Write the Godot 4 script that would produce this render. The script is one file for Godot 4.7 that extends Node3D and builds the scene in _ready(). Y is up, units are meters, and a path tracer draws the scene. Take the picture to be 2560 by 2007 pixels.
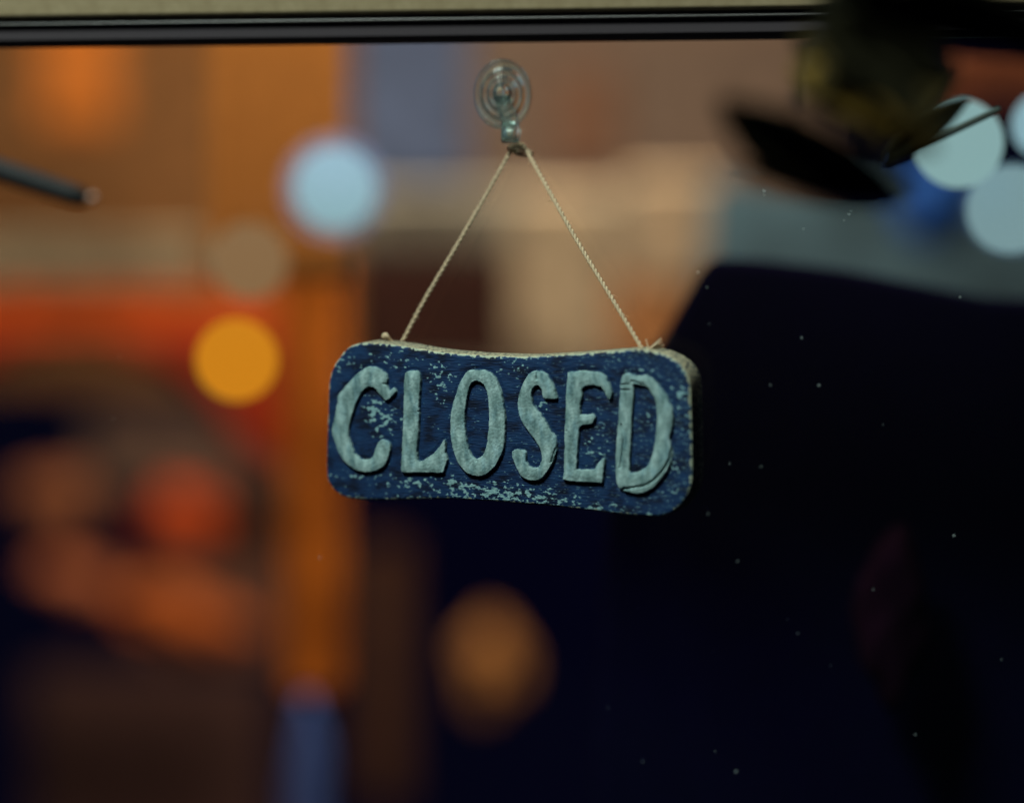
extends Node3D
# A painted wooden CLOSED sign hanging by a cord from a clear suction hook on a shop door's glass, at night.
# Lengths in metres; y is up; the camera looks along -z.

var rng := RandomNumberGenerator.new()
var M := {}

# ---------------------------------------------------------------- mesh helpers
class Shape:
	var v := PackedVector3Array()
	var uv := PackedVector2Array()
	var t := PackedInt32Array()
	var c := PackedColorArray()   # one colour a vertex, or none
	func p(q: Vector3, w := Vector2.ZERO) -> int:
		v.append(q)
		uv.append(w)
		return v.size() - 1
	func tri(a: int, b: int, c: int) -> void:
		t.append(a); t.append(b); t.append(c)
	func quad(a: int, b: int, c: int, d: int) -> void:
		tri(a, b, c)
		tri(a, c, d)
	func ring_strip(a: int, b: int, n: int, closed := true) -> void:
		for i in (n if closed else n - 1):
			var j := (i + 1) % n
			quad(a + i, b + i, b + j, a + j)
	func volume() -> float:
		var s := 0.0
		for k in range(0, t.size(), 3):
			s += v[t[k]].dot(v[t[k + 1]].cross(v[t[k + 2]]))
		return s

func build(s: Shape, called: String, m: Material, parent: Node = self, closed := true, smooth := true) -> MeshInstance3D:
	var flip: bool = closed and s.volume() > 0.0
	var st := SurfaceTool.new()
	st.begin(Mesh.PRIMITIVE_TRIANGLES)
	st.set_smooth_group(0 if smooth else -1)
	for k in range(0, s.t.size(), 3):
		var oo := [s.t[k], s.t[k + 2], s.t[k + 1]] if flip else [s.t[k], s.t[k + 1], s.t[k + 2]]
		for i in oo:
			st.set_uv(s.uv[i])
			if s.c.size() == s.v.size(): st.set_color(s.c[i])
			st.add_vertex(s.v[i])
	st.generate_normals()
	var o := MeshInstance3D.new()
	o.name = called
	o.mesh = st.commit()
	o.material_override = null
	o.mesh.surface_set_material(0, m)
	parent.add_child(o, true)
	return o

func tag(o: Node, label: String, category := "", group := "", kind := "") -> Node:
	if label: o.set_meta("label", label)
	if category: o.set_meta("category", category)
	if group: o.set_meta("group", group)
	if kind: o.set_meta("kind", kind)
	return o

func base(called: String, at := Vector3.ZERO, b := Basis()) -> Node3D:
	var o := Node3D.new()
	o.name = called
	add_child(o, true)
	o.transform = Transform3D(b, at)
	return o

func swept(path: PackedVector3Array, radii: PackedFloat32Array, n := 8, s: Shape = null) -> Shape:
	if s == null: s = Shape.new()
	var side := Vector3.RIGHT
	var rows := []
	for i in path.size():
		var d := (path[mini(i + 1, path.size() - 1)] - path[maxi(i - 1, 0)]).normalized()
		if i == 0:
			side = d.cross(Vector3(0.3, 0.2, 0.93)).normalized()
		side = (side - d * side.dot(d)).normalized()
		var up := d.cross(side)
		var first := s.v.size()
		for k in n:
			var a := TAU * k / n
			s.p(path[i] + (side * cos(a) + up * sin(a)) * radii[i], Vector2(float(k) / n, float(i)))
		rows.append(first)
	for i in path.size() - 1:
		s.ring_strip(rows[i], rows[i + 1], n)
	var a0 := s.p(path[0])
	var a1 := s.p(path[path.size() - 1])
	for k in n:
		s.tri(a0, rows[0] + k, rows[0] + (k + 1) % n)
		s.tri(a1, rows[-1] + (k + 1) % n, rows[-1] + k)
	return s

func lathe(profile: Array, n := 40, sx := 1.0) -> Shape:   # profile of [radius, z] round the z axis, closed at both ends
	var s := Shape.new()
	for q in profile:
		for k in n:
			var a := TAU * k / n
			s.p(Vector3(cos(a) * q[0] * sx, sin(a) * q[0], q[1]))
	for i in profile.size() - 1:
		s.ring_strip(i * n, (i + 1) * n, n)
	var a0 := s.p(Vector3(0, 0, profile[0][1]))
	var a1 := s.p(Vector3(0, 0, profile[-1][1]))
	for k in n:
		s.tri(a0, k, (k + 1) % n)
		s.tri(a1, (profile.size() - 1) * n + (k + 1) % n, (profile.size() - 1) * n + k)
	return s

func rounded_block(size: Vector3, r: float, wave := 0.0, waves := 0.0) -> Shape:   # front face in the plane z = 0, rounded corners and edges
	var s := Shape.new()
	var out := []
	var w := size.x / 2 - r
	var h := size.y / 2 - r
	for c in [[w, h, 0.0], [-w, h, 0.5], [-w, -h, 1.0], [w, -h, 1.5]]:
		for k in 5:
			var a: float = PI * (c[2] + k / 8.0)
			out.append([Vector2(c[0], c[1]), Vector2(cos(a), sin(a))])
	# extra points along the long sides so that cloth can wave
	var loops := []
	for e in [[1.0, -size.z + r * 0.4], [1.0, -r], [0.92, -r * 0.6], [0.7, -r * 0.28], [0.45, -r * 0.08], [0.25, 0.0], [0.2, 0.0]]:
		var first := s.v.size()
		for q in out:
			var xy: Vector2 = q[0] + q[1] * r * e[0]
			s.p(Vector3(xy.x, xy.y, e[1]), xy)
		loops.append(first)
	var n := out.size()
	for i in loops.size() - 1:
		s.ring_strip(loops[i], loops[i + 1], n)
	var f := s.p(Vector3.ZERO)
	var b := s.p(Vector3(0, 0, -size.z + r * 0.4))
	for k in n:
		s.tri(f, loops[-1] + (k + 1) % n, loops[-1] + k)
		s.tri(b, loops[0] + k, loops[0] + (k + 1) % n)
	return s

func prism(points: Array, thick: float, r: float) -> Shape:   # outline in the plane z = 0, rounded front rim, straight sides
	var ol := smooth_ring(ring(points), 4)
	var n := ol.size()
	var area := 0.0
	for i in n:
		area += ol[i].cross(ol[(i + 1) % n])
	var s := Shape.new()
	for e in [[0.0, -thick], [0.0, -r], [0.3, -r * 0.3], [1.0, 0.0]]:
		for i in n:
			var d := (ol[(i + 1) % n] - ol[(i - 1 + n) % n]).normalized()
			var q: Vector2 = ol[i] + Vector2(-d.y, d.x) * signf(area) * r * e[0]
			s.p(Vector3(q.x, q.y, e[1]), q)
	for k in 3:
		s.ring_strip(k * n, (k + 1) * n, n)
	var t := Geometry2D.triangulate_polygon(ol)
	for k in range(0, t.size(), 3):
		var turn := (ol[t[k + 1]] - ol[t[k]]).cross(ol[t[k + 2]] - ol[t[k]]) * area
		var b := t[k + 1] if turn > 0.0 else t[k + 2]
		var c := t[k + 2] if turn > 0.0 else t[k + 1]
		s.tri(t[k], b, c)
		s.tri(3 * n + t[k], 3 * n + c, 3 * n + b)
	return s

func folds(size: Vector2, depth: float, count: float, drop := 0.0) -> Shape:   # hanging cloth with soft folds, 3 mm thick
	var s := Shape.new()
	var nx := int(count * 12)
	var ny := 10
	for side in 2:
		for j in ny + 1:
			for i in nx + 1:
				var u := float(i) / nx
				var y := float(j) / ny
				var z := depth * sin(u * count * TAU + 0.6 * sin(y * 2.0)) * (0.6 + 0.4 * y) - side * 0.003
				s.p(Vector3((u - 0.5) * size.x, (0.5 - y) * size.y - drop * u, z), Vector2(u, y))
	var m := (nx + 1) * (ny + 1)
	for side in 2:
		for j in ny:
			for i in nx:
				var a := side * m + j * (nx + 1) + i
				if side == 0: s.quad(a, a + 1, a + nx + 2, a + nx + 1)
				else: s.quad(a, a + nx + 1, a + nx + 2, a + 1)
	for i in nx:
		s.quad(i, m + i, m + i + 1, i + 1)
		var e := ny * (nx + 1) + i
		s.quad(e, e + 1, m + e + 1, m + e)
	for j in ny:
		var l := j * (nx + 1)
		s.quad(l, l + nx + 1, m + l + nx + 1, m + l)
		var r := l + nx
		s.quad(r, m + r, m + r + nx + 1, r + nx + 1)
	return s

func flat(name_: String, c: Color, rough := 0.8, metal := 0.0) -> StandardMaterial3D:
	var m := StandardMaterial3D.new()
	m.resource_name = name_
	m.albedo_color = c
	m.roughness = rough
	m.metallic = metal
	M[name_] = m
	return m

func grained(name_: String, a: Color, b: Color, freq: float, rough := 0.8, stretch := Vector3.ONE, relief := 0.0) -> StandardMaterial3D:
	var m := flat(name_, Color.WHITE, rough)
	var n := FastNoiseLite.new()
	n.seed = name_.hash() & 0xffff
	n.frequency = 0.02
	n.fractal_octaves = 5
	var g := Gradient.new()
	g.set_color(0, a)
	g.set_color(1, b)
	var t := NoiseTexture2D.new()
	t.width = 256
	t.height = 256
	t.seamless = true
	t.noise = n
	t.color_ramp = g
	m.albedo_texture = t
	m.uv1_triplanar = true
	m.uv1_scale = stretch * freq
	m.metallic_specular = 0.12
	if relief != 0.0:
		var h := NoiseTexture2D.new()
		h.width = 256
		h.height = 256
		h.seamless = true
		h.noise = n
		m.heightmap_enabled = true
		m.heightmap_texture = h
		m.heightmap_scale = relief
	return m

func glow(name_: String, c: Color, energy: float, body := Color(0.8, 0.8, 0.8)) -> StandardMaterial3D:
	var m := flat(name_, body, 0.5)
	m.metallic_specular = 0.05
	m.emission_enabled = true
	m.emission = c
	m.emission_energy_multiplier = energy
	return m

# ---------------------------------------------------------------- distances in the plane of the sign (millimetres)
func ring(a: Array) -> PackedVector2Array:
	var r := PackedVector2Array()
	for k in range(0, a.size(), 2):
		r.append(Vector2(a[k], a[k + 1]))
	return r

func smooth_ring(r: PackedVector2Array, per: int) -> PackedVector2Array:
	var o := PackedVector2Array()
	var n := r.size()
	for i in n:
		for k in per:
			o.append(r[i].cubic_interpolate(r[(i + 1) % n], r[(i - 1 + n) % n], r[(i + 2) % n], float(k) / per))
	return o

func inside_by(r: PackedVector2Array, q: Vector2) -> float:   # distance to the ring, positive inside
	var d := 1e9
	var inside := false
	var n := r.size()
	var b := r[n - 1]
	for i in n:
		var a := r[i]
		var e := b - a
		var w := q - a
		var k := clampf(w.dot(e) / maxf(e.length_squared(), 1e-9), 0.0, 1.0)
		d = minf(d, (w - e * k).length_squared())
		if (a.y > q.y) != (b.y > q.y) and q.x < e.x * (q.y - a.y) / e.y + a.x:
			inside = not inside
		b = a
	return sqrt(d) if inside else -sqrt(d)

func to_line(l: PackedVector2Array, q: Vector2) -> float:
	var d := 1e9
	for i in l.size() - 1:
		d = minf(d, q.distance_to(Geometry2D.get_closest_point_to_segment(q, l[i], l[i + 1])))
	return d

const OUTLINE := [-126.2, -29.7, -126.1, -19.2, -124.9, -5.2, -123.7, 8.8, -122.6, 22.7, -121.1, 31.1, -118.0, 37.4, -112.9, 43.7, -107.2, 48.6, -99.2, 51.0, -88.2, 51.2, -77.4, 50.4, -68.1, 49.3, -57.4, 47.7, -46.8, 46.5, -31.7, 45.4, -16.7, 44.7, -3.3, 44.5, 9.8, 44.4, 20.9, 45.0, 35.4, 46.0, 49.8, 47.1, 64.1, 48.3, 76.9, 49.3, 85.3, 49.1, 94.3, 47.4, 101.2, 44.7, 106.7, 40.8, 110.3, 35.7, 111.9, 29.9, 112.2, 20.8, 112.2, 7.9, 112.3, -5.1, 112.0, -18.1, 111.5, -25.9, 109.4, -31.2, 106.2, -36.6, 101.2, -41.4, 95.5, -44.6, 88.4, -45.7, 75.7, -45.7, 61.5, -45.0, 47.1, -43.9, 32.7, -43.0, 18.0, -42.3, 3.3, -41.8, -8.5, -41.3, -23.5, -41.0, -38.7, -40.9, -50.2, -41.2, -65.6, -42.1, -81.2, -43.1, -97.0, -43.7, -108.8, -43.5, -115.9, -42.0, -121.4, -38.7, -125.2, -33.9]
const LETTERS := [
	{"rings": [[-88.8, 37.1, -82.7, 34.5, -80.4, 30.4, -81.1, 27.0, -79.3, 23.6, -76.9, 25.0, -74.8, 22.6, -77.5, 19.8, -81.9, 16.7, -84.9, 18.7, -87.9, 22.0, -89.8, 24.1, -94.1, 24.7, -98.1, 21.8, -101.5, 16.9, -104.5, 10.6, -107.2, 3.6, -108.6, -2.7, -107.7, -8.9, -105.6, -14.4, -102.2, -17.8, -97.5, -19.0, -93.5, -17.5, -91.4, -14.0, -90.0, -9.8, -86.7, -6.6, -82.8, -6.8, -80.2, -8.8, -80.8, -14.3, -83.4, -20.6, -88.3, -24.6, -94.7, -26.5, -101.8, -26.4, -108.8, -23.5, -114.1, -18.8, -117.4, -12.7, -119.6, -6.4, -120.5, -1.6, -118.7, 3.3, -117.2, 10.3, -115.4, 15.9, -115.5, 19.4, -109.8, 25.1, -104.0, 30.7, -97.5, 35.6, -93.5, 37.1]], "cracks": [[-83.0, 27.3, -79.2, 25.6]]},
	{"rings": [[-68.8, 33.4, -66.4, 35.1, -61.0, 35.2, -58.4, 32.8, -58.5, 25.3, -59.9, 13.7, -60.5, 0.0, -62.0, -8.9, -62.3, -15.8, -60.8, -18.5, -56.9, -17.0, -52.2, -14.1, -47.4, -9.2, -43.8, -4.6, -43.1, -7.0, -43.4, -13.2, -42.0, -17.2, -44.1, -22.1, -45.7, -25.5, -53.4, -25.5, -65.0, -25.9, -72.0, -26.1, -73.8, -23.8, -73.0, -14.1, -71.7, -0.3, -70.6, 16.9, -69.8, 27.2]], "cracks": [[-60.4, 11.0, -58.7, 11.0]]},
	{"rings": [[-20.0, 36.8, -12.5, 35.3, -8.2, 31.0, -5.5, 23.7, -3.6, 13.0, -3.5, 1.5, -4.8, -8.6, -7.6, -15.4, -11.5, -21.0, -16.9, -25.2, -22.3, -26.8, -29.0, -25.3, -34.1, -21.0, -37.7, -13.7, -39.6, -5.5, -39.8, 4.0, -38.5, 13.5, -35.6, 21.7, -32.3, 29.2, -28.3, 34.7, -24.5, 36.1], [-21.0, 29.4, -16.6, 27.5, -14.6, 20.8, -14.1, 11.4, -14.9, 1.2, -16.3, -7.6, -19.2, -13.8, -23.4, -15.9, -26.7, -13.3, -28.7, -6.6, -29.5, 0.8, -29.6, 9.7, -28.2, 17.8, -26.0, 25.3, -24.0, 28.7]], "cracks": [[-27.2, -7.9, -26.2, -11.9, -23.4, -17.3]]},
	{"rings": [[16.2, 36.4, 19.8, 36.5, 24.2, 34.6, 27.0, 31.0, 29.0, 26.3, 30.3, 21.7, 29.9, 20.1, 22.2, 20.1, 20.8, 21.5, 20.2, 25.5, 18.1, 27.8, 15.9, 27.1, 14.1, 23.4, 14.5, 18.7, 16.2, 14.8, 19.7, 10.9, 23.3, 6.3, 26.7, 1.0, 28.8, -2.9, 29.4, -6.2, 28.2, -11.6, 26.2, -17.0, 23.1, -21.8, 19.3, -26.0, 14.8, -27.8, 9.7, -27.6, 5.3, -25.1, 2.9, -21.1, 1.1, -17.2, -0.2, -12.5, 1.8, -9.7, 6.6, -9.6, 9.1, -11.2, 9.3, -15.5, 11.1, -18.9, 15.1, -20.1, 18.1, -17.9, 19.1, -13.2, 18.0, -8.6, 15.2, -4.0, 11.3, 0.6, 7.8, 5.2, 5.4, 10.5, 4.7, 17.2, 5.8, 22.6, 8.6, 29.3, 11.7, 34.0]], "cracks": [[18.1, 36.4, 17.6, 31.5], [25.1, -16.4, 28.3, -8.3]]},
	{"rings": [[37.3, 36.1, 45.9, 36.9, 56.7, 36.4, 60.9, 34.2, 63.3, 29.6, 65.3, 25.1, 64.5, 22.4, 63.3, 19.8, 61.2, 21.7, 59.9, 25.0, 57.9, 27.6, 53.6, 28.5, 47.8, 28.0, 46.0, 26.0, 46.2, 22.1, 44.7, 18.1, 44.5, 11.6, 48.8, 11.5, 52.3, 12.4, 54.2, 10.5, 52.4, 6.5, 45.7, 5.2, 43.9, 4.1, 42.9, -3.8, 41.9, -13.8, 41.7, -19.8, 47.9, -20.0, 52.2, -19.5, 54.4, -16.1, 57.4, -13.3, 59.4, -12.9, 58.7, -18.6, 57.8, -25.2, 57.3, -27.6, 47.6, -27.6, 37.5, -27.3, 32.1, -26.8, 33.0, -20.8, 33.8, -7.4, 34.1, 2.6, 35.3, 15.9, 36.2, 29.1]], "cracks": [[35.7, 2.1, 35.9, 1.8]]},
	{"rings": [[70.8, 34.3, 74.4, 36.4, 80.0, 34.8, 84.9, 35.2, 89.8, 33.4, 94.6, 28.3, 98.6, 22.5, 101.2, 16.7, 101.8, 10.2, 100.9, 4.3, 99.4, -0.9, 101.0, -6.7, 100.2, -12.0, 97.6, -18.6, 93.2, -24.6, 88.2, -29.4, 82.5, -32.3, 77.5, -32.8, 71.1, -32.0, 66.9, -29.5, 65.6, -25.0, 65.5, -18.4, 66.1, -6.5, 67.6, 6.7, 69.0, 19.9, 69.6, 26.5, 70.0, 31.1], [77.8, 29.6, 81.3, 29.6, 86.2, 28.4, 88.9, 24.9, 91.2, 19.7, 91.7, 12.6, 91.1, 4.1, 89.9, -3.8, 87.9, -11.0, 85.0, -17.0, 80.0, -19.8, 75.0, -20.7, 74.8, -16.1, 75.4, -6.2, 76.4, 3.7, 77.0, 13.5, 77.9, 20.1, 78.4, 26.6]], "cracks": [[69.8, -30.2, 76.2, -29.3, 83.3, -27.9, 89.7, -24.1, 95.5, -18.0, 99.1, -12.0, 100.7, -6.1], [70.1, 6.8, 71.3, -1.7, 70.3, -9.0, 68.7, -18.3], [70.3, 26.2, 75.9, 26.6], [70.7, 29.4, 75.7, 29.9], [77.1, 31.8, 84.1, 30.0]]},
]
const CHIPS := [[-10.6, -36.5, 19.3, 5.0, 0.62], [-32.4, -34.6, 17.1, 4.0, 0.45], [-40.6, -32.2, 4.5, 4.7, 0.55], [-65.2, -32.4, 16.3, 3.0, 0.42], [-71.6, -35.4, 3.7, 4.0, 0.35], [-81.1, -41.3, 37.1, 1.5, 0.25], [0.5, -36.8, 11.1, 4.7, 0.55], [10.8, -37.7, 13.4, 4.0, 0.50], [22.0, -34.6, 4.5, 3.7, 0.45], [35.0, -38.8, 9.6, 2.7, 0.45], [48.6, -42.9, 8.9, 2.7, 0.45], [63.7, -43.6, 4.5, 3.0, 0.50], [75.7, -45.1, 18.5, 1.7, 0.40], [-91.5, 10.9, 5.2, 7.3, 0.62], [-85.4, 6.3, 8.2, 6.0, 0.50], [-88.9, -1.4, 4.5, 4.0, 0.30], [-48.7, 37.1, 4.5, 2.7, 0.50], [-45.9, 29.7, 3.0, 6.7, 0.42], [-39.0, 31.8, 2.6, 2.0, 0.55], [-76.2, 41.4, 12.6, 4.0, 0.30], [-109.2, 38.9, 6.7, 4.7, 0.30], [-47.7, 24.2, 5.9, 6.0, 0.25], [3.0, 39.2, 8.9, 4.7, 0.35], [107.0, 25.9, 4.5, 3.3, 0.40], [104.6, 14.2, 6.7, 8.0, 0.30], [99.7, -17.2, 3.7, 2.7, 0.45], [98.0, -29.7, 4.5, 3.3, 0.35], [55.3, -10.8, 8.2, 1.3, 0.50], [49.8, -4.3, 4.5, 4.0, 0.35], [85.0, 37.8, 5.2, 0.8, 0.45], [73.7, 37.3, 3.0, 0.7, 0.50], [19.9, 16.2, 3.7, 2.7, 0.45], [84.3, 9.1, 6.7, 4.0, 0.22], [57.1, 2.5, 8.2, 4.0, 0.22], [-102.7, -28.9, 16.3, 1.5, 0.40]]

# ---------------------------------------------------------------- the scene
func _ready() -> void:
	rng.seed = 7
	# camera
	var cam := Camera3D.new()
	cam.name = "camera"
	add_child(cam)
	cam.position = Vector3(0, 1.6, 0)
	cam.rotation_degrees.x = -2.8
	var lens := CameraAttributesPhysical.new()
	lens.frustum_focal_length = 72.29
	lens.frustum_focus_distance = 1.41
	lens.exposure_aperture = 1.2
	lens.frustum_near = 0.05
	lens.frustum_far = 60.0
	cam.attributes = lens
	cam.fov = 18.85
	cam.far = 60.0
	cam.current = true
	# night air and exposure
	var we := WorldEnvironment.new()
	we.name = "night"
	var env := Environment.new()
	env.background_mode = Environment.BG_COLOR
	env.background_color = Color(0.012, 0.012, 0.068)
	env.tonemap_mode = Environment.TONE_MAPPER_LINEAR
	env.tonemap_exposure = 1.0
	env.sdfgi_enabled = true
	env.ssao_enabled = true
	env.ssil_enabled = true
	we.environment = env
	add_child(we)
	materials()
	lamps_out_of_frame()
	shop_interior()
	door()
	wooden_sign()
	cup_and_hook()
	cord()
	branch()
	rod()
	dust()

func materials() -> void:
	grained("cream_paint", Color(0.502, 0.431, 0.329), Color(0.557, 0.486, 0.380), 14.0, 0.45)
	flat("dark_channel", Color(0.361, 0.314, 0.298), 0.8).metallic_specular = 0.2
	flat("rubber", Color(0.235, 0.204, 0.216), 0.75).metallic_specular = 0.25
	flat("lip_metal", Color(0.408, 0.384, 0.376), 0.5, 0.5)
	grained("cord_fibre", Color(0.675, 0.557, 0.439), Color(0.839, 0.745, 0.627), 260.0, 0.9)
	grained("letter_paint", Color(0.337, 0.431, 0.431), Color(0.706, 0.792, 0.784), 30.0, 0.75, Vector3(1.0, 0.4, 1.0)).vertex_color_use_as_albedo = true

func lamps_out_of_frame() -> void:
	# the cool street-side lamp under the canopy, above and left of the door: lights the sign, cord and rail
	var at := Vector3(-0.62, 2.85, -0.62)
	var key := AreaLight3D.new()
	key.name = "street_lamp_light"
	add_child(key)
	key.position = at
	key.look_at(Vector3(0, 1.52, -1.42))
	key.area_size = Vector2(0.5, 0.3)
	key.light_color = Color(0.90, 1.0, 0.97)
	key.light_energy = 3.4
	key.shadow_enabled = true
	var o := base("street_lamp", at)
	o.look_at(Vector3(0, 1.52, -1.42))
	var h := build(rounded_block(Vector3(0.56, 0.36, 0.08), 0.02), "housing", flat("lamp_housing", Color(0.235, 0.243, 0.251), 0.5), o)
	h.position.z = 0.05
	h.rotation.y = PI
	var f := build(rounded_block(Vector3(0.5, 0.3, 0.02), 0.01), "diffuser", glow("lamp_diffuser", Color(0.90, 1.0, 0.97), 2.0), o)
	f.rotation.y = PI
	f.position.z = 0.012
	tag(o, "cool white lamp above and left of the viewer, outside the door", "lamp")
	# added warm strip above the door's head, unseen, to brighten the nearer interior
	var warm := AreaLight3D.new()
	warm.name = "added_strip_light"
	add_child(warm)
	warm.position = Vector3(-0.05, 1.98, -1.74)
	warm.look_at(Vector3(-0.05, 1.82, -2.5))
	warm.area_size = Vector2(1.1, 0.1)
	warm.light_color = Color(1.0, 0.90, 0.78)
	warm.light_energy = 1.2
	warm.shadow_enabled = true
	var s := base("added_strip_lamp", warm.position)
	s.basis = warm.basis
	var hb := build(rounded_block(Vector3(1.16, 0.14, 0.05), 0.012), "housing", M.lamp_housing, s)
	hb.rotation.y = PI
	hb.position.z = 0.03
	var tb := build(rounded_block(Vector3(1.1, 0.1, 0.012), 0.005), "tube", glow("warm_tube", Color(1.0, 0.90, 0.78), 1.5), s)
	tb.rotation.y = PI
	tb.position.z = 0.008
	tag(s, "added unseen warm strip inside above the door, lighting the shop", "lamp")
	# second added strip, out of view, brightening the middle of the shop
	var mid := AreaLight3D.new()
	mid.name = "added_middle_light"
	add_child(mid)
	mid.position = Vector3(-0.1, 2.45, -3.2)
	mid.look_at(Vector3(-0.1, 1.5, -4.6))
	mid.area_size = Vector2(1.1, 0.1)
	mid.light_color = Color(1.0, 0.90, 0.78)
	mid.light_energy = 7.0
	mid.shadow_enabled = true
	var ms := base("added_strip_lamp_001", mid.position)
	ms.basis = mid.basis
	var mb := build(rounded_block(Vector3(1.16, 0.14, 0.05), 0.012), "housing", M.lamp_housing, ms)
	mb.rotation.y = PI
	mb.position.z = 0.03
	var mt := build(rounded_block(Vector3(1.1, 0.1, 0.012), 0.005), "tube", M.warm_tube, ms)
	mt.rotation.y = PI
	mt.position.z = 0.008
	tag(ms, "added unseen warm strip over the middle of the shop, above the pale ledges", "lamp")
	# added warm panel, out of view, to light the deepest objects
	var far := AreaLight3D.new()
	far.name = "added_ceiling_light"
	add_child(far)
	far.position = Vector3(-0.3, 3.1, -5.0)
	far.look_at(Vector3(-0.2, 1.2, -7.4))
	far.area_size = Vector2(1.4, 0.3)
	far.light_color = Color(1.0, 0.90, 0.78)
	far.light_energy = 45.0
	far.shadow_enabled = true
	var c := base("added_ceiling_panel", far.position)
	c.basis = far.basis
	var cb := build(rounded_block(Vector3(1.46, 0.36, 0.05), 0.012), "housing", M.lamp_housing, c)
	cb.rotation.y = PI
	cb.position.z = 0.03
	var cd := build(rounded_block(Vector3(1.4, 0.3, 0.012), 0.005), "diffuser", M.warm_tube, c)
	cd.rotation.y = PI
	cd.position.z = 0.008
	tag(c, "added unseen warm ceiling panel deeper inside the shop, above the picture", "lamp")

# ---------------------------------------------------------------- inside the shop, all far out of focus
func block(called: String, at: Vector3, size: Vector2, thick: float, m: Material, label := "", category := "", roll := 0.0, group := "") -> MeshInstance3D:
	var o := build(rounded_block(Vector3(size.x, size.y, thick), minf(minf(size.x, size.y) * 0.16, thick * 0.45)), called, m)
	o.position = at
	o.rotation.z = roll
	if label: tag(o, label, category, group)
	return o

func ball(called: String, at: Vector3, r: Vector3, m: Material, label: String, category: String, roll := 0.0) -> MeshInstance3D:
	var prof := []
	for k in 17:
		var a := -PI / 2 + PI * clampf(k / 16.0, 0.01, 0.99)
		prof.append([cos(a) * (1.0 + 0.04 * sin(5.0 * a)), sin(a)])
	var s := lathe(prof, 32)
	var lump := FastNoiseLite.new()   # uneven, soft bundles rather than true balls
	lump.seed = called.hash() & 0xffff
	lump.frequency = 0.9
	lump.fractal_octaves = 2
	for i in s.v.size():
		s.v[i] *= r * (1.0 + 0.5 * lump.get_noise_3dv(s.v[i]))
	var o := build(s, called, m)
	o.position = at
	o.rotation.z = roll
	tag(o, label, category)
	return o

func sphere(r: float) -> Shape:
	var prof := []
	for k in 25:
		var a := PI * clampf(k / 24.0, 0.004, 0.996)
		prof.append([sin(a) * r, cos(a) * r])
	var s := lathe(prof, 48)
	for i in s.v.size():
		s.v[i] = Vector3(s.v[i].x, s.v[i].z, -s.v[i].y)
	return s

func globe(at: Vector3, r: float, c: Color, energy: float, light: float, label: String, group: String, r_halo := 0.0, tint := Color.WHITE) -> void:
	var o := base("globe_lamp", at)
	build(sphere(r), "bulb", glow("glow_%d" % get_child_count(), c, energy, Color(0.02, 0.02, 0.02)), o)
	if r_halo > 0.0:
		var g := flat("halo_shell_%d" % get_child_count(), tint, 0.4)
		g.transparency = BaseMaterial3D.TRANSPARENCY_ALPHA
		g.backlight_enabled = true
		g.backlight = Color(0.8, 0.8, 0.8)
		g.metallic_specular = 0.1
		build(sphere(r_halo), "glass", g, o)  # tinted shell added to give the light disc a dim coloured halo
	build(lathe([[r * 0.3, -r * 2.1], [r * 0.34, -r * 2.0], [r * 0.34, -r * 1.3], [r * 0.4, -r * 1.2], [r * 0.4, -r * 0.85]], 20), "socket", M.dark_channel, o)
	if light > 0.0:
		var l := OmniLight3D.new()
		l.name = "bulb_light"
		o.add_child(l)
		l.light_color = c
		l.light_energy = light
		l.light_size = r * 0.5
		l.omni_range = 6.0
		l.omni_attenuation = 2.0
		l.shadow_enabled = true
	tag(o, label, "lamp", group)

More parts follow.
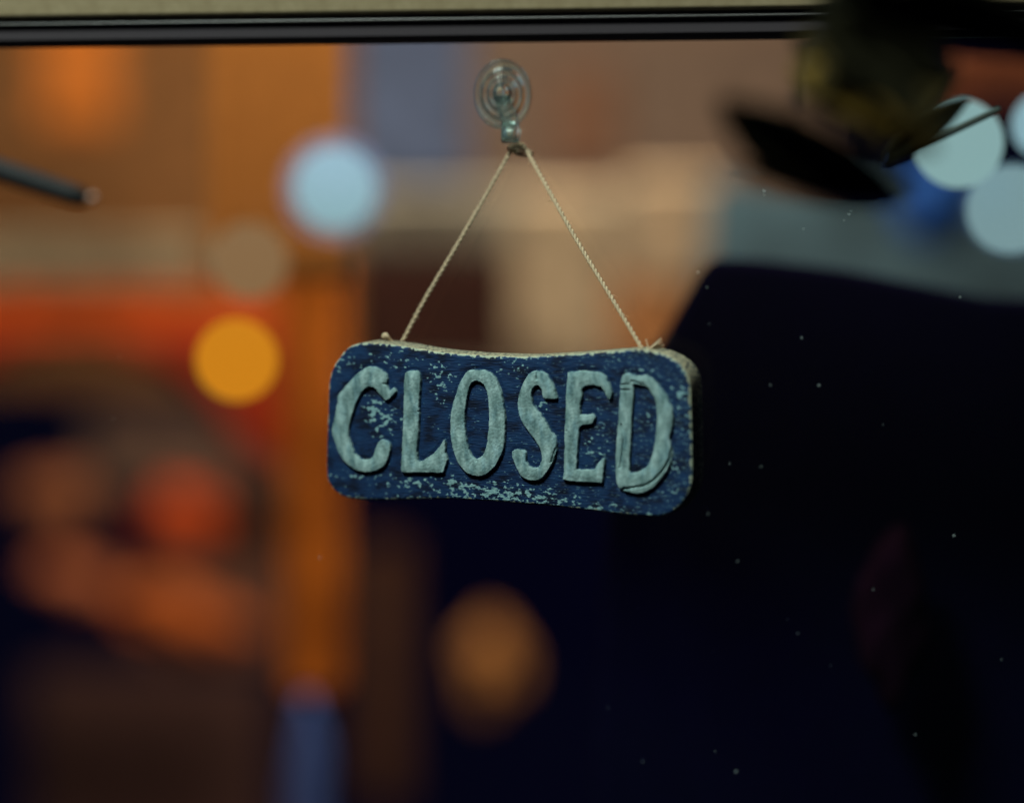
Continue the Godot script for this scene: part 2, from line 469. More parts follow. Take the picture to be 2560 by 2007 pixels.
func shop_interior() -> void:
	var o0 := build(rounded_block(Vector3(1.570, 2.208, 0.12), 0.01), "back_wall", grained("cloth_00", Color(0.176, 0.152, 0.135), Color(0.275, 0.238, 0.212), 1.6, 0.9))
	o0.position = Vector3(0.2340, 2.3647, -8.0470)
	tag(o0, "", "", "", "structure")
	var o1 := build(rounded_block(Vector3(3.432, 2.180, 0.12), 0.01), "side_wall", grained("cloth_01", Color(0.198, 0.135, 0.075), Color(0.310, 0.211, 0.117), 1.6, 0.9))
	o1.position = Vector3(-2.2602, 2.3551, -7.9464)
	tag(o1, "", "", "", "structure")
	var o2 := build(folds(Vector2(0.2052, 0.5473), 0.006, 3.0), "curtain_strip", grained("cloth_02", Color(0.220, 0.120, 0.031), Color(0.344, 0.188, 0.049), 1.6, 0.9))
	o2.position = Vector3(-1.1469, 2.2739, -6.4406)
	tag(o2, "blurred orange hanging cloth strip near the top left corner", "cloth")
	var o3 := build(folds(Vector2(0.1314, 0.3219), 0.006, 4.0), "curtain", grained("cloth_03", Color(0.413, 0.275, 0.132), Color(0.484, 0.323, 0.155), 7.0, 0.9))
	o3.position = Vector3(-0.2242, 1.7618, -2.3107)
	tag(o3, "broad orange tan hanging cloth left of the suction cup", "cloth")
	block("wall_board", Vector3(-0.1954, 2.0508, -4.6275), Vector2(0.2307, 0.5320), 0.05, grained("cloth_04", Color(0.160, 0.194, 0.262), Color(0.250, 0.303, 0.410), 1.6, 0.9), "blurred blue grey upright board left of the suction cup", "board", 0.000)
	block("picture", Vector3(0.2059, 2.0387, -6.6293), Vector2(0.1796, 0.3079), 0.05, grained("cloth_05", Color(0.120, 0.083, 0.061), Color(0.188, 0.130, 0.095), 1.6, 0.9), "blurred red brown panel right of the cord's apex", "picture", 0.000)
	block("shelf", Vector3(0.0401, 1.7311, -5.1125), Vector2(0.7930, 0.1289), 0.05, grained("cloth_06", Color(0.230, 0.231, 0.212), Color(0.360, 0.361, 0.331), 1.6, 0.9), "pale grey beige ledge crossing behind the cord", "shelf", 0.000)
	block("cabinet", Vector3(-0.1509, 1.5474, -4.4027), Vector2(0.2993, 0.2155), 0.05, grained("cloth_07", Color(0.091, 0.051, 0.042), Color(0.143, 0.079, 0.065), 1.6, 0.9), "dark red brown cabinet above the sign's left half", "cabinet", 0.000)
	block("carton", Vector3(0.0973, 1.6022, -4.7057), Vector2(0.1900, 0.3471), 0.05, grained("cloth_08", Color(0.339, 0.312, 0.262), Color(0.530, 0.487, 0.410), 1.6, 0.9), "tan upright carton above the middle of the sign", "carton", 0.000)
	block("carton", Vector3(0.3248, 1.7025, -4.7106), Vector2(0.2101, 0.2192), 0.05, grained("cloth_09", Color(0.342, 0.310, 0.260), Color(0.535, 0.484, 0.407), 1.6, 0.9), "pale tan carton under the cord beside the dark mass", "carton", 0.000)
	block("carton", Vector3(0.3097, 1.5100, -4.7513), Vector2(0.2123, 0.1846), 0.05, grained("cloth_10", Color(0.338, 0.238, 0.150), Color(0.529, 0.372, 0.235), 1.6, 0.9), "orange brown carton under the pale one, beside the dark mass", "carton", 0.000)
	block("side_shelf", Vector3(-0.9249, 1.6423, -4.6076), Vector2(0.6706, 0.0894), 0.05, grained("cloth_11", Color(0.261, 0.249, 0.208), Color(0.409, 0.389, 0.325), 1.6, 0.9), "pale beige ledge at the left edge below the dark rod", "shelf", 0.000)
	block("upper_cushion", Vector3(-0.8400, 1.5539, -4.6032), Vector2(0.8404, 0.0644), 0.05, grained("cloth_12", Color(0.376, 0.175, 0.048), Color(0.589, 0.274, 0.076), 1.6, 0.9), "orange upper cushion band at left, below the pale ledge", "cushion", 0.000)
	var o13 := build(prism([0.000, 0.000, 0.280, 0.000, 0.542, 0.000, 0.822, 0.000, 0.840, -0.026, 0.831, -0.184, 0.805, -0.271, 0.735, -0.236, 0.656, -0.140, 0.569, -0.070, 0.437, -0.039, 0.306, -0.052, 0.192, -0.096, -0.009, -0.114], 0.050, 0.020), "lower_cushion", grained("cloth_13", Color(0.319, 0.095, 0.045), Color(0.498, 0.149, 0.070), 1.6, 0.9))
	o13.position = Vector3(-1.2328, 1.5234, -4.5016)
	tag(o13, "deep red cushion band at left with an arched lower edge", "cushion")
	block("post", Vector3(-0.2570, 1.3523, -3.0916), Vector2(0.0783, 0.5616), 0.05, grained("cloth_14", Color(0.657, 0.362, 0.125), Color(0.988, 0.566, 0.196), 1.6, 0.9), "tall orange post left of the sign", "post", 0.000)
	block("seat_cover", Vector3(-1.0469, 1.0579, -7.6827), Vector2(0.6286, 0.2544), 0.05, grained("cloth_15", Color(0.136, 0.105, 0.091), Color(0.213, 0.165, 0.142), 1.6, 0.9), "dull brown grey panel left of the sign, below the amber light", "cover", 0.000)
	block("brown_cabinet", Vector3(-0.9788, 0.6408, -7.9626), Vector2(0.4976, 0.5598), 0.05, grained("cloth_16", Color(0.153, 0.100, 0.081), Color(0.240, 0.156, 0.127), 1.6, 0.9), "dull red brown cabinet behind the blurred shapes at lower left", "cabinet", 0.000)
	ball("red_ball", Vector3(-0.9219, 0.9365, -6.7757), Vector3(0.1057, 0.0925, 0.0740), grained("cloth_17", Color(0.286, 0.104, 0.033), Color(0.448, 0.162, 0.051), 1.6, 0.9), "blurred red orange round shape at lower left", "ball", 0.000)
	ball("brown_bundle", Vector3(-1.2880, 0.9959, -6.7786), Vector3(0.1123, 0.0727, 0.0582), grained("cloth_18", Color(0.230, 0.137, 0.084), Color(0.360, 0.215, 0.131), 1.6, 0.9), "blurred brown round shape at far lower left", "bundle", 0.000)
	ball("orange_roll", Vector3(-0.9239, 0.6796, -6.6630), Vector3(0.1823, 0.0781, 0.0625), grained("cloth_19", Color(0.277, 0.134, 0.047), Color(0.433, 0.210, 0.074), 1.6, 0.9), "blurred orange rounded shape at lower left", "roll", -0.350)
	ball("brown_roll", Vector3(-1.2104, 0.7771, -6.6678), Vector3(0.1107, 0.0586, 0.0469), grained("cloth_20", Color(0.272, 0.151, 0.090), Color(0.425, 0.236, 0.141), 1.6, 0.9), "blurred red brown rounded shape left of the orange one", "roll", -0.300)
	block("low_bench", Vector3(-1.1367, -0.1817, -7.5219), Vector2(0.7681, 1.1522), 0.05, grained("cloth_21", Color(0.103, 0.068, 0.064), Color(0.161, 0.106, 0.100), 1.6, 0.9), "very dark brown low block at the lower left corner", "bench", 0.000)
	ball("blue_vase", Vector3(-0.2491, 0.9514, -2.9218), Vector3(0.0264, 0.1319, 0.0211), grained("cloth_22", Color(0.261, 0.345, 0.574), Color(0.408, 0.540, 0.898), 1.6, 0.9), "narrow upright blue glow shaped as a vase at the bottom edge left of centre", "vase", 0.000)  # vase form is made up; a blurred blue glow put into its colour
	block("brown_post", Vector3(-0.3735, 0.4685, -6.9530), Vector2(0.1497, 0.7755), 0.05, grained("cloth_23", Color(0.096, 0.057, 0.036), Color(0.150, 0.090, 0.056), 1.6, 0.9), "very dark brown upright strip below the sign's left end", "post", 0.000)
	ball("amber_jar", Vector3(-0.0588, 0.5312, -6.7559), Vector3(0.0727, 0.1190, 0.0582), grained("cloth_24", Color(0.279, 0.189, 0.099), Color(0.437, 0.296, 0.154), 1.6, 0.9), "matte lump coloured as a soft amber oval glow below the sign", "glow_lump", 0.000)  # no real jar: an amber glow put into the colour of a lump
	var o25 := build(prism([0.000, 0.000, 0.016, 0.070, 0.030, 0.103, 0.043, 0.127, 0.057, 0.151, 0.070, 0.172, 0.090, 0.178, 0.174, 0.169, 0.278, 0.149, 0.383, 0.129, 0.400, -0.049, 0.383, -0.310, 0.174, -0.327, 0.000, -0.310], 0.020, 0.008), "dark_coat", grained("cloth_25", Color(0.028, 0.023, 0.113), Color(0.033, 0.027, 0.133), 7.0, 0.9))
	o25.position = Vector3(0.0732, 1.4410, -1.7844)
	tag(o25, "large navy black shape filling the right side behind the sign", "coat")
	ball("red_bundle", Vector3(0.2725, 1.3657, -1.7206), Vector3(0.0252, 0.0572, 0.0202), grained("cloth_26", Color(0.078, 0.019, 0.063), Color(0.092, 0.022, 0.074), 7.0, 0.9), "lump coloured as a faint dark red glow at lower right", "bundle", 0.000)  # added lump whose dark red colour stands for a faint glow
	block("teal_ledge", Vector3(0.6902, 1.6415, -3.9067), Vector2(0.7580, 0.2160), 0.05, grained("cloth_27", Color(0.116, 0.169, 0.199), Color(0.182, 0.264, 0.311), 1.6, 0.9), "dull teal grey ledge crossing at right above the dark mass", "shelf", -0.050)
	ball("blue_ball", Vector3(0.6266, 1.7135, -3.6099), Vector3(0.0560, 0.0595, 0.0448), grained("cloth_28", Color(0.062, 0.153, 0.314), Color(0.096, 0.239, 0.490), 1.6, 0.9), "lump coloured as the blue haze beside the white lights", "ball", 0.000)  # blue haze round the lights, painted as a matte lump
	block("orange_board", Vector3(0.9929, 2.0040, -4.6253), Vector2(0.3576, 0.1162), 0.05, grained("cloth_29", Color(0.223, 0.127, 0.083), Color(0.349, 0.199, 0.129), 1.6, 0.9), "blurred orange red panel in the upper right corner", "board", 0.000)
	globe(Vector3(0.2956, 1.6924, -1.6064), 0.0295, Color(0.794, 1.000, 1.000), 0.402, 0.0008, "white blue round light crossed by a thin dark twig", "round lights behind the glass")
	globe(Vector3(0.3428, 1.6507, -1.6645), 0.0300, Color(0.784, 0.976, 1.000), 0.361, 0.0005, "lower white blue round light cut by the right edge", "round lights behind the glass", 0.0329, Color(0.40, 0.55, 0.75, 0.20))
	globe(Vector3(0.3752, 1.7113, -1.7075), 0.0231, Color(0.744, 0.947, 1.000), 0.479, 0.0008, "sliver of blue white round light at the right edge", "round lights behind the glass")
	globe(Vector3(-0.1526, 1.6817, -2.0865), 0.0356, Color(0.771, 0.970, 1.000), 0.565, 0.0003, "pale blue white round light left of the cord, standing for a reflection", "round lights behind the glass", 0.0461, Color(0.38, 0.48, 0.74, 0.24))  # added globe in place of a lamp reflected in the pane
	globe(Vector3(-0.2006, 1.5441, -1.7594), 0.0301, Color(1.000, 0.636, 0.137), 0.617, 0.0008, "amber orange round light left of the sign", "round lights behind the glass")
	globe(Vector3(-0.2175, 1.6180, -2.0033), 0.0323, Color(1.000, 0.789, 0.550), 0.246, 0.0000, "faint beige round light above the amber one", "round lights behind the glass")

# ---------------------------------------------------------------- the door: head rail with its glazing strips, and the pane
func extrude(profile: Array, x0: float, x1: float) -> Shape:   # profile of [y, z] swept along x
	var s := Shape.new()
	var n := profile.size()
	for x in [x0, x1]:
		for q in profile:
			s.p(Vector3(x, q[0], q[1]))
	s.ring_strip(0, n, n)
	var cap := PackedVector2Array()
	for q in profile:
		cap.append(Vector2(q[0], q[1]))
	var t := Geometry2D.triangulate_polygon(cap)
	for k in range(0, t.size(), 3):
		s.tri(t[k], t[k + 1], t[k + 2])
		s.tri(n + t[k], n + t[k + 2], n + t[k + 1])
	return s

func door() -> void:
	var o := base("glazed_door", Vector3(0.0001, 1.5275, -1.4832), Basis(Vector3.UP, -0.1134))
	tag(o, "glazed door with cream head rail and dark rubber glazing strip", "door")
	var y := 0.2189
	var k := 0.000285
	# all profiles [y, z]; z = 0 is the face of the pane
	var rail := [[y + 1.10, 0.018], [y + 1.10, -0.03], [y + 0.0215, -0.03], [y + 0.0215, 0.012]]  # carried up out of view to keep the street lamp off the interior
	for i in 9:
		var a := PI * 0.5 * i / 8.0
		rail.append([y + 58.0 * k + 0.003 - 0.003 * cos(a), 0.014 + 0.004 * sin(a)])
	build(extrude(rail, -0.8, 0.8), "head_rail", M.cream_paint, o, true, false)
	build(extrude([[y + 0.0245, 0.004], [y + 0.0245, 0.0105], [y + 47 * k, 0.0105], [y + 46 * k, 0.004]], -0.79, 0.79), "channel", M.dark_channel, o, true, false)
	var lip := []
	for i in 10:
		var a := TAU * i / 10.0
		lip.append([y + 47.0 * k + 0.0009 * cos(a), 0.0135 + 0.0014 * sin(a)])
	build(extrude(lip, -0.79, 0.79), "metal_lip", M.lip_metal, o)
	var g := [[y + 46 * k, 0.0006], [y + 46 * k, 0.0115]]
	for i in 9:
		var a := PI * 0.5 * i / 8.0
		g.append([y + 0.004 - 0.004 * sin(a), 0.0075 + 0.004 * cos(a) - 0.0045 * (i / 8.0)])
	g.append([y, 0.0006])
	build(extrude(g, -0.79, 0.79), "rubber_strip", M.rubber, o, true, false)
	var pane := rounded_block(Vector3(1.6, 1.2, 0.006), 0.001)
	var gm := StandardMaterial3D.new()
	gm.resource_name = "pane_glass"
	gm.albedo_color = Color(0.6, 0.7, 0.68, 0.002)
	gm.transparency = BaseMaterial3D.TRANSPARENCY_ALPHA
	gm.roughness = 0.0
	var ps := Shape.new()   # one sheet: a thin pane
	for q in [Vector3(-0.79, y + 0.02, 0), Vector3(0.79, y + 0.02, 0), Vector3(0.79, y - 0.9, 0), Vector3(-0.79, y - 0.9, 0)]:
		ps.p(q)
	ps.quad(0, 1, 2, 3)
	build(ps, "pane", gm, o, false, false)

# ---------------------------------------------------------------- the sign
func wooden_sign() -> void:
	var o := base("wooden_sign", Vector3(0.0001, 1.5134, -1.4024), Basis(Vector3.UP, -0.4538) * Basis(Vector3.RIGHT, 0.0698))
	tag(o, "worn blue wooden sign reading CLOSED in raised pale green letters", "sign")
	var outline := smooth_ring(ring(OUTLINE), 4)
	var n := outline.size()
	# direction into the board at each outline point
	var area := 0.0
	for i in n:
		area += outline[i].cross(outline[(i + 1) % n])
	var inward := PackedVector2Array()
	for i in n:
		var d := (outline[(i + 2) % n] - outline[(i - 2 + n) % n]).normalized()
		inward.append(Vector2(-d.y, d.x) * signf(area))
	var lo := Vector2(1e9, 1e9)
	var hi := -lo
	for q in outline:
		lo = lo.min(q)
		hi = hi.max(q)
	var t := 19.0
	var chip := FastNoiseLite.new()
	chip.seed = 5
	chip.frequency = 0.22
	chip.fractal_octaves = 3
	# sides and back
	var run := PackedFloat32Array()
	var total := 0.0
	for i in n + 1:
		run.append(total)
		total += outline[i % n].distance_to(outline[(i + 1) % n])
	var s := Shape.new()
	var rows := [[2.2, -t], [0.7, -t + 0.5], [0.0, -t + 2.0], [0.0, -t * 0.5], [0.0, -1.5], [0.3, -0.75]]
	for r in rows:
		for i in n + 1:
			var q: Vector2 = outline[i % n] + inward[i % n] * r[0]
			var wob: float = 0.25 * chip.get_noise_2d(run[i] * 0.8, r[1] * 3.0)
			q += inward[i % n] * wob
			s.p(Vector3(q.x, q.y, r[1]) * 0.001, Vector2(run[i] / run[n], -r[1] / t))
	for r in rows.size() - 1:
		for i in n:
			var a := r * (n + 1) + i
			s.quad(a, a + n + 1, a + n + 2, a + 1)
	var bi := s.p(Vector3(0, 0, -t * 0.001))
	for i in n:
		s.tri(bi, i, i + 1)
	var board := build(s, "board", side_paint(run[n], outline), o)
	# front face with its rounded rim
	var f := Shape.new()
	var frows := [[0.3, -0.75], [0.75, -0.25], [1.4, -0.04], [2.2, 0.0]]
	for r in frows:
		for i in n:
			var wob: float = 0.25 * chip.get_noise_2d(run[i] * 0.8, r[1] * 3.0)
			var q: Vector2 = outline[i] + inward[i] * (r[0] + wob)
			f.p(Vector3(q.x, q.y, r[1]) * 0.001, (Vector2(q.x, hi.y + lo.y - q.y) - lo) / (hi - lo))
	for r in frows.size() - 1:
		f.ring_strip(r * n, (r + 1) * n, n)
	var inner := PackedVector2Array()
	for i in n:
		inner.append(outline[i] + inward[i] * 2.2)
	var tr := Geometry2D.triangulate_polygon(inner)
	for k in range(0, tr.size(), 3):
		f.tri(3 * n + tr[k], 3 * n + tr[k + 1], 3 * n + tr[k + 2])
	# make every face look out of the board
	for k in range(0, f.t.size(), 3):
		var nn := (f.v[f.t[k + 1]] - f.v[f.t[k]]).cross(f.v[f.t[k + 2]] - f.v[f.t[k]])
		if nn.z > 0:
			var q := f.t[k + 1]
			f.t[k + 1] = f.t[k + 2]
			f.t[k + 2] = q
	build(f, "painted_face", face_paint(outline, lo, hi), o, false)
	var names := "CLOSED"
	for k in 6:
		var l := letter(LETTERS[k], k)
		build(l, "letter", M.letter_paint, o, false)

func letter(d: Dictionary, k: int) -> Shape:
	var rings := []
	var lo := Vector2(1e9, 1e9)
	var hi := -lo
	for a in d.rings:
		rings.append(smooth_ring(ring(a), 2) if k != 4 else ring(a))   # the E keeps its straight arms
	for q in rings[0]:
		lo = lo.min(q)
		hi = hi.max(q)
	var cracks := []
	for a in d.cracks:
		cracks.append(ring(a))
	var nz := FastNoiseLite.new()
	nz.seed = 40 + k
	nz.frequency = 0.25
	nz.fractal_octaves = 3
	var low := FastNoiseLite.new()
	low.seed = 80 + k
	low.frequency = 0.06
	low.fractal_octaves = 2
	lo -= Vector2(1.5, 1.5)
	hi += Vector2(1.5, 1.5)
	var step := 0.36
	var nx := int((hi.x - lo.x) / step) + 1
	var ny := int((hi.y - lo.y) / step) + 1
	var s := Shape.new()
	var at := PackedInt32Array()
	at.resize(nx * ny)
	at.fill(-1)
	for j in ny:
		for i in nx:
			var q := lo + Vector2(i, j) * step
			var sd: float = inside_by(rings[0], q)
			if sd > -1.6 and rings.size() > 1:
				sd = minf(sd, -inside_by(rings[1], q))
			sd += 0.02 + 0.24 * nz.get_noise_2d(q.x, q.y) + 0.22 * low.get_noise_2d(q.x * 2.0, q.y * 2.0)
			if sd < -0.9:
				continue
			var h := 2.5 * smoothstep(-0.30, 0.55, sd) + 0.3 * smoothstep(0.6, 3.5, sd) - 0.5
			h += 0.22 * low.get_noise_2d(q.x, q.y) + 0.18 * nz.get_noise_2d(q.x * 1.7 + 90.0, q.y * 1.7) * smoothstep(0.0, 0.8, sd)
			for c in cracks:
				var g: float = to_line(c, q) + 0.25 * nz.get_noise_2d(q.x + 50.0, q.y)
				h -= (1.5 if c.size() > 4 else 1.1) * (1.0 - smoothstep(0.15, 1.1 if c.size() > 4 else 0.75, g))
			if sd < -0.5:
				h = -0.6
			at[j * nx + i] = s.p(Vector3(q.x, q.y, h) * 0.001, q * 0.01)
			# the flanks keep the board's navy; only the tops were brushed pale, unevenly
			var brushed := smoothstep(0.05, 0.55, sd + 0.7 * nz.get_noise_2d(q.x * 0.8 + 31.0, q.y * 0.8) + 0.15)
			var stain := clampf(0.9 * nz.get_noise_2d(q.x * 0.5, q.y * 0.18 + 60.0), 0.0, 0.5)
			s.c.append(Color(0.06, 0.13, 0.26).lerp(Color(1, 1, 1).lerp(Color(0.62, 0.80, 0.95), stain), brushed))
	for j in ny - 1:
		for i in nx - 1:
			var a := at[j * nx + i]
			var b := at[(j + 1) * nx + i]
			var c := at[(j + 1) * nx + i + 1]
			var e := at[j * nx + i + 1]
			if a >= 0 and b >= 0 and c >= 0: s.tri(a, b, c)
			if a >= 0 and c >= 0 and e >= 0: s.tri(a, c, e)
	return s

func face_paint(outline: PackedVector2Array, lo: Vector2, hi: Vector2) -> StandardMaterial3D:
	var w := 1024
	var h := int(w * (hi.y - lo.y) / (hi.x - lo.x))
	# coarse distance to the rim, and to the letters
	var cw := 160
	var ch := int(cw * (hi.y - lo.y) / (hi.x - lo.x))
	var rim := Image.create(cw, ch, false, Image.FORMAT_RF)
	var near := Image.create(cw, ch, false, Image.FORMAT_RF)
	var lr := []
	for d in LETTERS:
		lr.append([ring(d.rings[0]), ring(d.rings[1]) if d.rings.size() > 1 else null])
	for j in ch:
		for i in cw:
			var q := Vector2(lo.x + (i + 0.5) / cw * (hi.x - lo.x), hi.y - (j + 0.5) / ch * (hi.y - lo.y))
			rim.set_pixel(i, j, Color(inside_by(outline, q), 0, 0))
			var best := -99.0
			for l in lr:
				var sd: float = inside_by(l[0], q)
				if l[1] != null: sd = minf(sd, -inside_by(l[1], q))
				best = maxf(best, sd)
			near.set_pixel(i, j, Color(best, 0, 0))
	rim.resize(w, h, Image.INTERPOLATE_BILINEAR)
	near.resize(w, h, Image.INTERPOLATE_BILINEAR)
	var im := Image.create(w, h, false, Image.FORMAT_RGB8)
	var bump := Image.create(w, h, false, Image.FORMAT_RF)
	var rough := Image.create(w, h, false, Image.FORMAT_R8)
	var n1 := FastNoiseLite.new()
	n1.seed = 11
	n1.frequency = 0.30
	n1.fractal_octaves = 2
	var n2 := FastNoiseLite.new()
	n2.seed = 23
	n2.frequency = 0.05
	n2.fractal_octaves = 3
	var n3 := FastNoiseLite.new()
	n3.seed = 31
	n3.frequency = 0.5
	n3.fractal_octaves = 2
	var navy := Color(0.063, 0.137, 0.267)
	var navy2 := Color(0.094, 0.208, 0.353)
	var dark := Color(0.039, 0.063, 0.125)
	var chalk := Color(0.588, 0.722, 0.714)
	var wood := Color(0.784, 0.745, 0.588)
	for j in h:
		for i in w:
			var q := Vector2(lo.x + (i + 0.5) / w * (hi.x - lo.x), hi.y - (j + 0.5) / h * (hi.y - lo.y))
			var sd := rim.get_pixel(i, j).r
			var ln := near.get_pixel(i, j).r
			var grain := n1.get_noise_2d(q.x * 0.35, q.y * 3.2)
			var patch := n2.get_noise_2d(q.x, q.y * 1.8)
			var c := navy.lerp(navy2, clampf(0.5 + 0.9 * patch + 0.5 * grain, 0.0, 1.0))
			c = c.lerp(dark, clampf(-1.4 * patch - 0.5 * grain - 0.1, 0.0, 0.75))
			var amount := -0.16 + 0.16 * patch
			for p in CHIPS:
				var e := Vector2((q.x - p[0]) / p[2], (q.y - p[1]) / p[3]).length_squared()
				if e < 3.0: amount = maxf(amount, 0.02 + p[4] * (0.95 if p[4] > 0.36 else 0.5) * exp(-e * 0.9))
			if ln > -1.2: amount -= 0.12
			var flake := 0.5 + 0.75 * n1.get_noise_2d(q.x * 0.58 + 200.0, q.y * 0.95) + 0.28 * n3.get_noise_2d(q.x * 0.9, q.y * 1.8)
			var bare := smoothstep(0.0, 0.06, amount - flake + 0.04)
			var dash := 0.5 + 0.75 * n3.get_noise_2d(q.x * 0.30 + 70.0, q.y * 2.6)
			bare = maxf(bare, 0.8 * smoothstep(0.0, 0.08, 0.05 + 0.0012 * q.x - dash))
			c = c.lerp(chalk.lerp(navy2, 0.12 + 0.3 * n3.get_noise_2d(q.y * 2.0, q.x)), bare)
			# worn rim: paint rubbed down to the pale wood
			var up := smoothstep(0.0, 25.0, q.y) * 0.3 + smoothstep(100.0, 112.0, q.x) * 0.5 + smoothstep(-32.0, -44.0, q.y) * 0.5
			var worn := smoothstep(0.0, 0.25, 0.55 + up + 1.5 * n1.get_noise_2d(q.x * 0.8, q.y * 0.8 + 40.0) - sd)
			c = c.lerp(wood.lerp(chalk, 0.5 - 0.5 * up), worn * 0.9)
			im.set_pixel(i, j, c)
			var groove := 1.0 - smoothstep(0.4, 2.2, absf(ln + 0.3))
			bump.set_pixel(i, j, Color(0.5 + 0.16 * grain + 0.10 * bare - 0.35 * groove, 0, 0))
			rough.set_pixel(i, j, Color(0.62 + 0.25 * bare, 0, 0))
	var m := flat("face_paint", Color.WHITE, 1.0)
	m.albedo_texture = ImageTexture.create_from_image(im)
	m.roughness_texture = ImageTexture.create_from_image(rough)
	m.heightmap_enabled = true
	m.heightmap_texture = ImageTexture.create_from_image(bump)
	m.heightmap_scale = 0.09
	m.metallic_specular = 0.35
	return m

func side_paint(length: float, outline: PackedVector2Array) -> StandardMaterial3D:
	var w := 1024
	var h := 40
	var im := Image.create(w, h, false, Image.FORMAT_RGB8)
	var n1 := FastNoiseLite.new()
	n1.seed = 61
	n1.frequency = 0.35
	n1.fractal_octaves = 3
	var n := outline.size()
	var ends := []
	var total := 0.0
	for i in n:
		total += outline[i].distance_to(outline[(i + 1) % n])
		ends.append(total)
	var seg := 0
	for i in w:
		var along := (i + 0.5) / w * length
		while seg < n - 1 and ends[seg] < along: seg += 1
		var q := outline[seg]
		var top := smoothstep(14.0, 32.0, q.y)
		for j in h:
			var z := (j + 0.5) / h * 19.0
			var f := n1.get_noise_2d(along, z * 1.3)
			var edge := minf(z, 19.0 - z)
			var bare := smoothstep(0.0, 0.2, top * 0.75 - 0.40 + 1.5 * f + 0.55 * exp(-edge * 0.9))
			var g := n1.get_noise_2d(along * 0.3 + 300.0, z * 4.0)
			var wood := Color(0.588, 0.525, 0.408).lerp(Color(0.808, 0.761, 0.620), clampf(0.5 + g, 0.0, 1.0))
			im.set_pixel(i, j, Color(0.063, 0.094, 0.165).lerp(wood, bare))
	var m := flat("side_paint", Color.WHITE, 0.8)
	m.albedo_texture = ImageTexture.create_from_image(im)
	return m

# ---------------------------------------------------------------- suction cup, hook, cord
func cup_and_hook() -> void:
	var gp: Vector2 = Vector2(-0.0055, 0.1876)
	var o := base("suction_hook", Vector3(0.0001, 1.5275, -1.4832) + Basis(Vector3.UP, -0.1134) * Vector3(gp.x, gp.y, 0.0012), Basis(Vector3.UP, -0.1134))
	tag(o, "clear plastic suction cup with hook stuck to the glass under the rail", "suction hook")
	var clear := StandardMaterial3D.new()
	clear.resource_name = "clear_plastic"
	clear.albedo_color = Color(0.88, 0.94, 0.92, 0.045)
	clear.refraction_enabled = true
	clear.refraction_scale = 0.038
	clear.roughness = 0.1
	M["clear"] = clear
	# ridged disc, pressed slightly oval
	var prof := [[0.2, 0.0]]
	var pr := [[20.6, 0.0], [21.3, 0.5], [21.3, 1.6], [20.9, 2.2], [20.3, 2.2], [19.8, 1.5], [19.5, 0.9], [17.0, 0.8], [15.4, 0.9], [15.0, 1.4], [14.8, 2.2], [14.3, 2.4], [13.8, 2.0], [13.5, 1.2], [12.0, 1.1], [10.6, 1.3], [10.2, 2.2], [9.9, 3.0], [9.3, 3.2], [8.8, 2.6], [8.3, 2.2], [7.2, 2.6], [6.6, 4.0], [6.2, 6.5], [5.6, 8.0], [4.0, 8.9], [2.0, 9.3], [0.2, 9.4]]
	for q in pr: prof.append(q)
	for q in prof:
		q[0] *= 0.001
		q[1] *= 0.001
	build(lathe(prof, 64, 0.83), "cup", clear, o)
	# hook: a flat bar that drops from the nub, bends out and up again
	var path := []
	for q in [[-1.0, 6.5], [-8.0, 7.2], [-15.0, 8.0], [-22.0, 9.5], [-27.0, 12.0], [-29.6, 16.0], [-29.6, 20.5], [-27.0, 24.0], [-22.5, 25.5], [-18.0, 25.8]]:
		path.append(Vector2(q[1], q[0]))
	var hs := Shape.new()
	for i in path.size():
		var d: Vector2 = (path[mini(i + 1, path.size() - 1)] - path[maxi(i - 1, 0)]).normalized()
		var nn := Vector2(-d.y, d.x)
		var wd := 5.2 - 0.9 * smoothstep(0.5, 1.0, i / 9.0)
		for e in [[-wd, -0.5], [-wd, 0.5], [-wd + 0.9, 1.15], [wd - 0.9, 1.15], [wd, 0.5], [wd, -0.5], [wd - 0.9, -1.15], [-wd + 0.9, -1.15]]:
			var c: Vector2 = path[i] + nn * e[1]
			hs.p(Vector3(e[0] + 6.4 * smoothstep(0.0, 3.0, float(i)), c.y, c.x) * 0.001)
	for i in path.size() - 1:
		hs.ring_strip(i * 8, i * 8 + 8, 8)
	var h0 := hs.p((hs.v[0] + hs.v[4]) * 0.5)
	var h1 := hs.p((hs.v[(path.size() - 1) * 8] + hs.v[(path.size() - 1) * 8 + 4]) * 0.5)
	for k in 8:
		hs.tri(h0, (k + 1) % 8, k)
		hs.tri(h1, (path.size() - 1) * 8 + k, (path.size() - 1) * 8 + (k + 1) % 8)
	build(hs, "hook", clear, o)

func twine(path: PackedVector3Array, r: float, pitch: float, s0: float, s: Shape) -> void:   # one strand of a two-strand cord
	var pts := PackedVector3Array()
	var rad := PackedFloat32Array()
	var run := 0.0
	for i in path.size() - 1:
		var a := path[i]
		var b := path[i + 1]
		var len := a.distance_to(b)
		var d := (b - a) / len
		var x := d.cross(Vector3(0.2, 0.1, 1)).normalized()
		var y := d.cross(x)
		var m := maxi(2, int(len / (pitch / 9.0)))
		for k in m:
			var q := run + len * k / m
			var ang := q / pitch * TAU + s0
			pts.append(a + d * (len * k / m) + (x * cos(ang) + y * sin(ang)) * r * 0.62)
			rad.append(r * (0.74 + 0.05 * sin(q * 900.0 + s0)))
		run += len
	swept(pts, rad, 7, s)

func curve(points: Array, per := 8) -> PackedVector3Array:
	var o := PackedVector3Array()
	for i in points.size() - 1:
		for k in per:
			o.append(points[i].cubic_interpolate(points[i + 1], points[maxi(i - 1, 0)], points[mini(i + 2, points.size() - 1)], float(k) / per))
	o.append(points[-1])
	return o

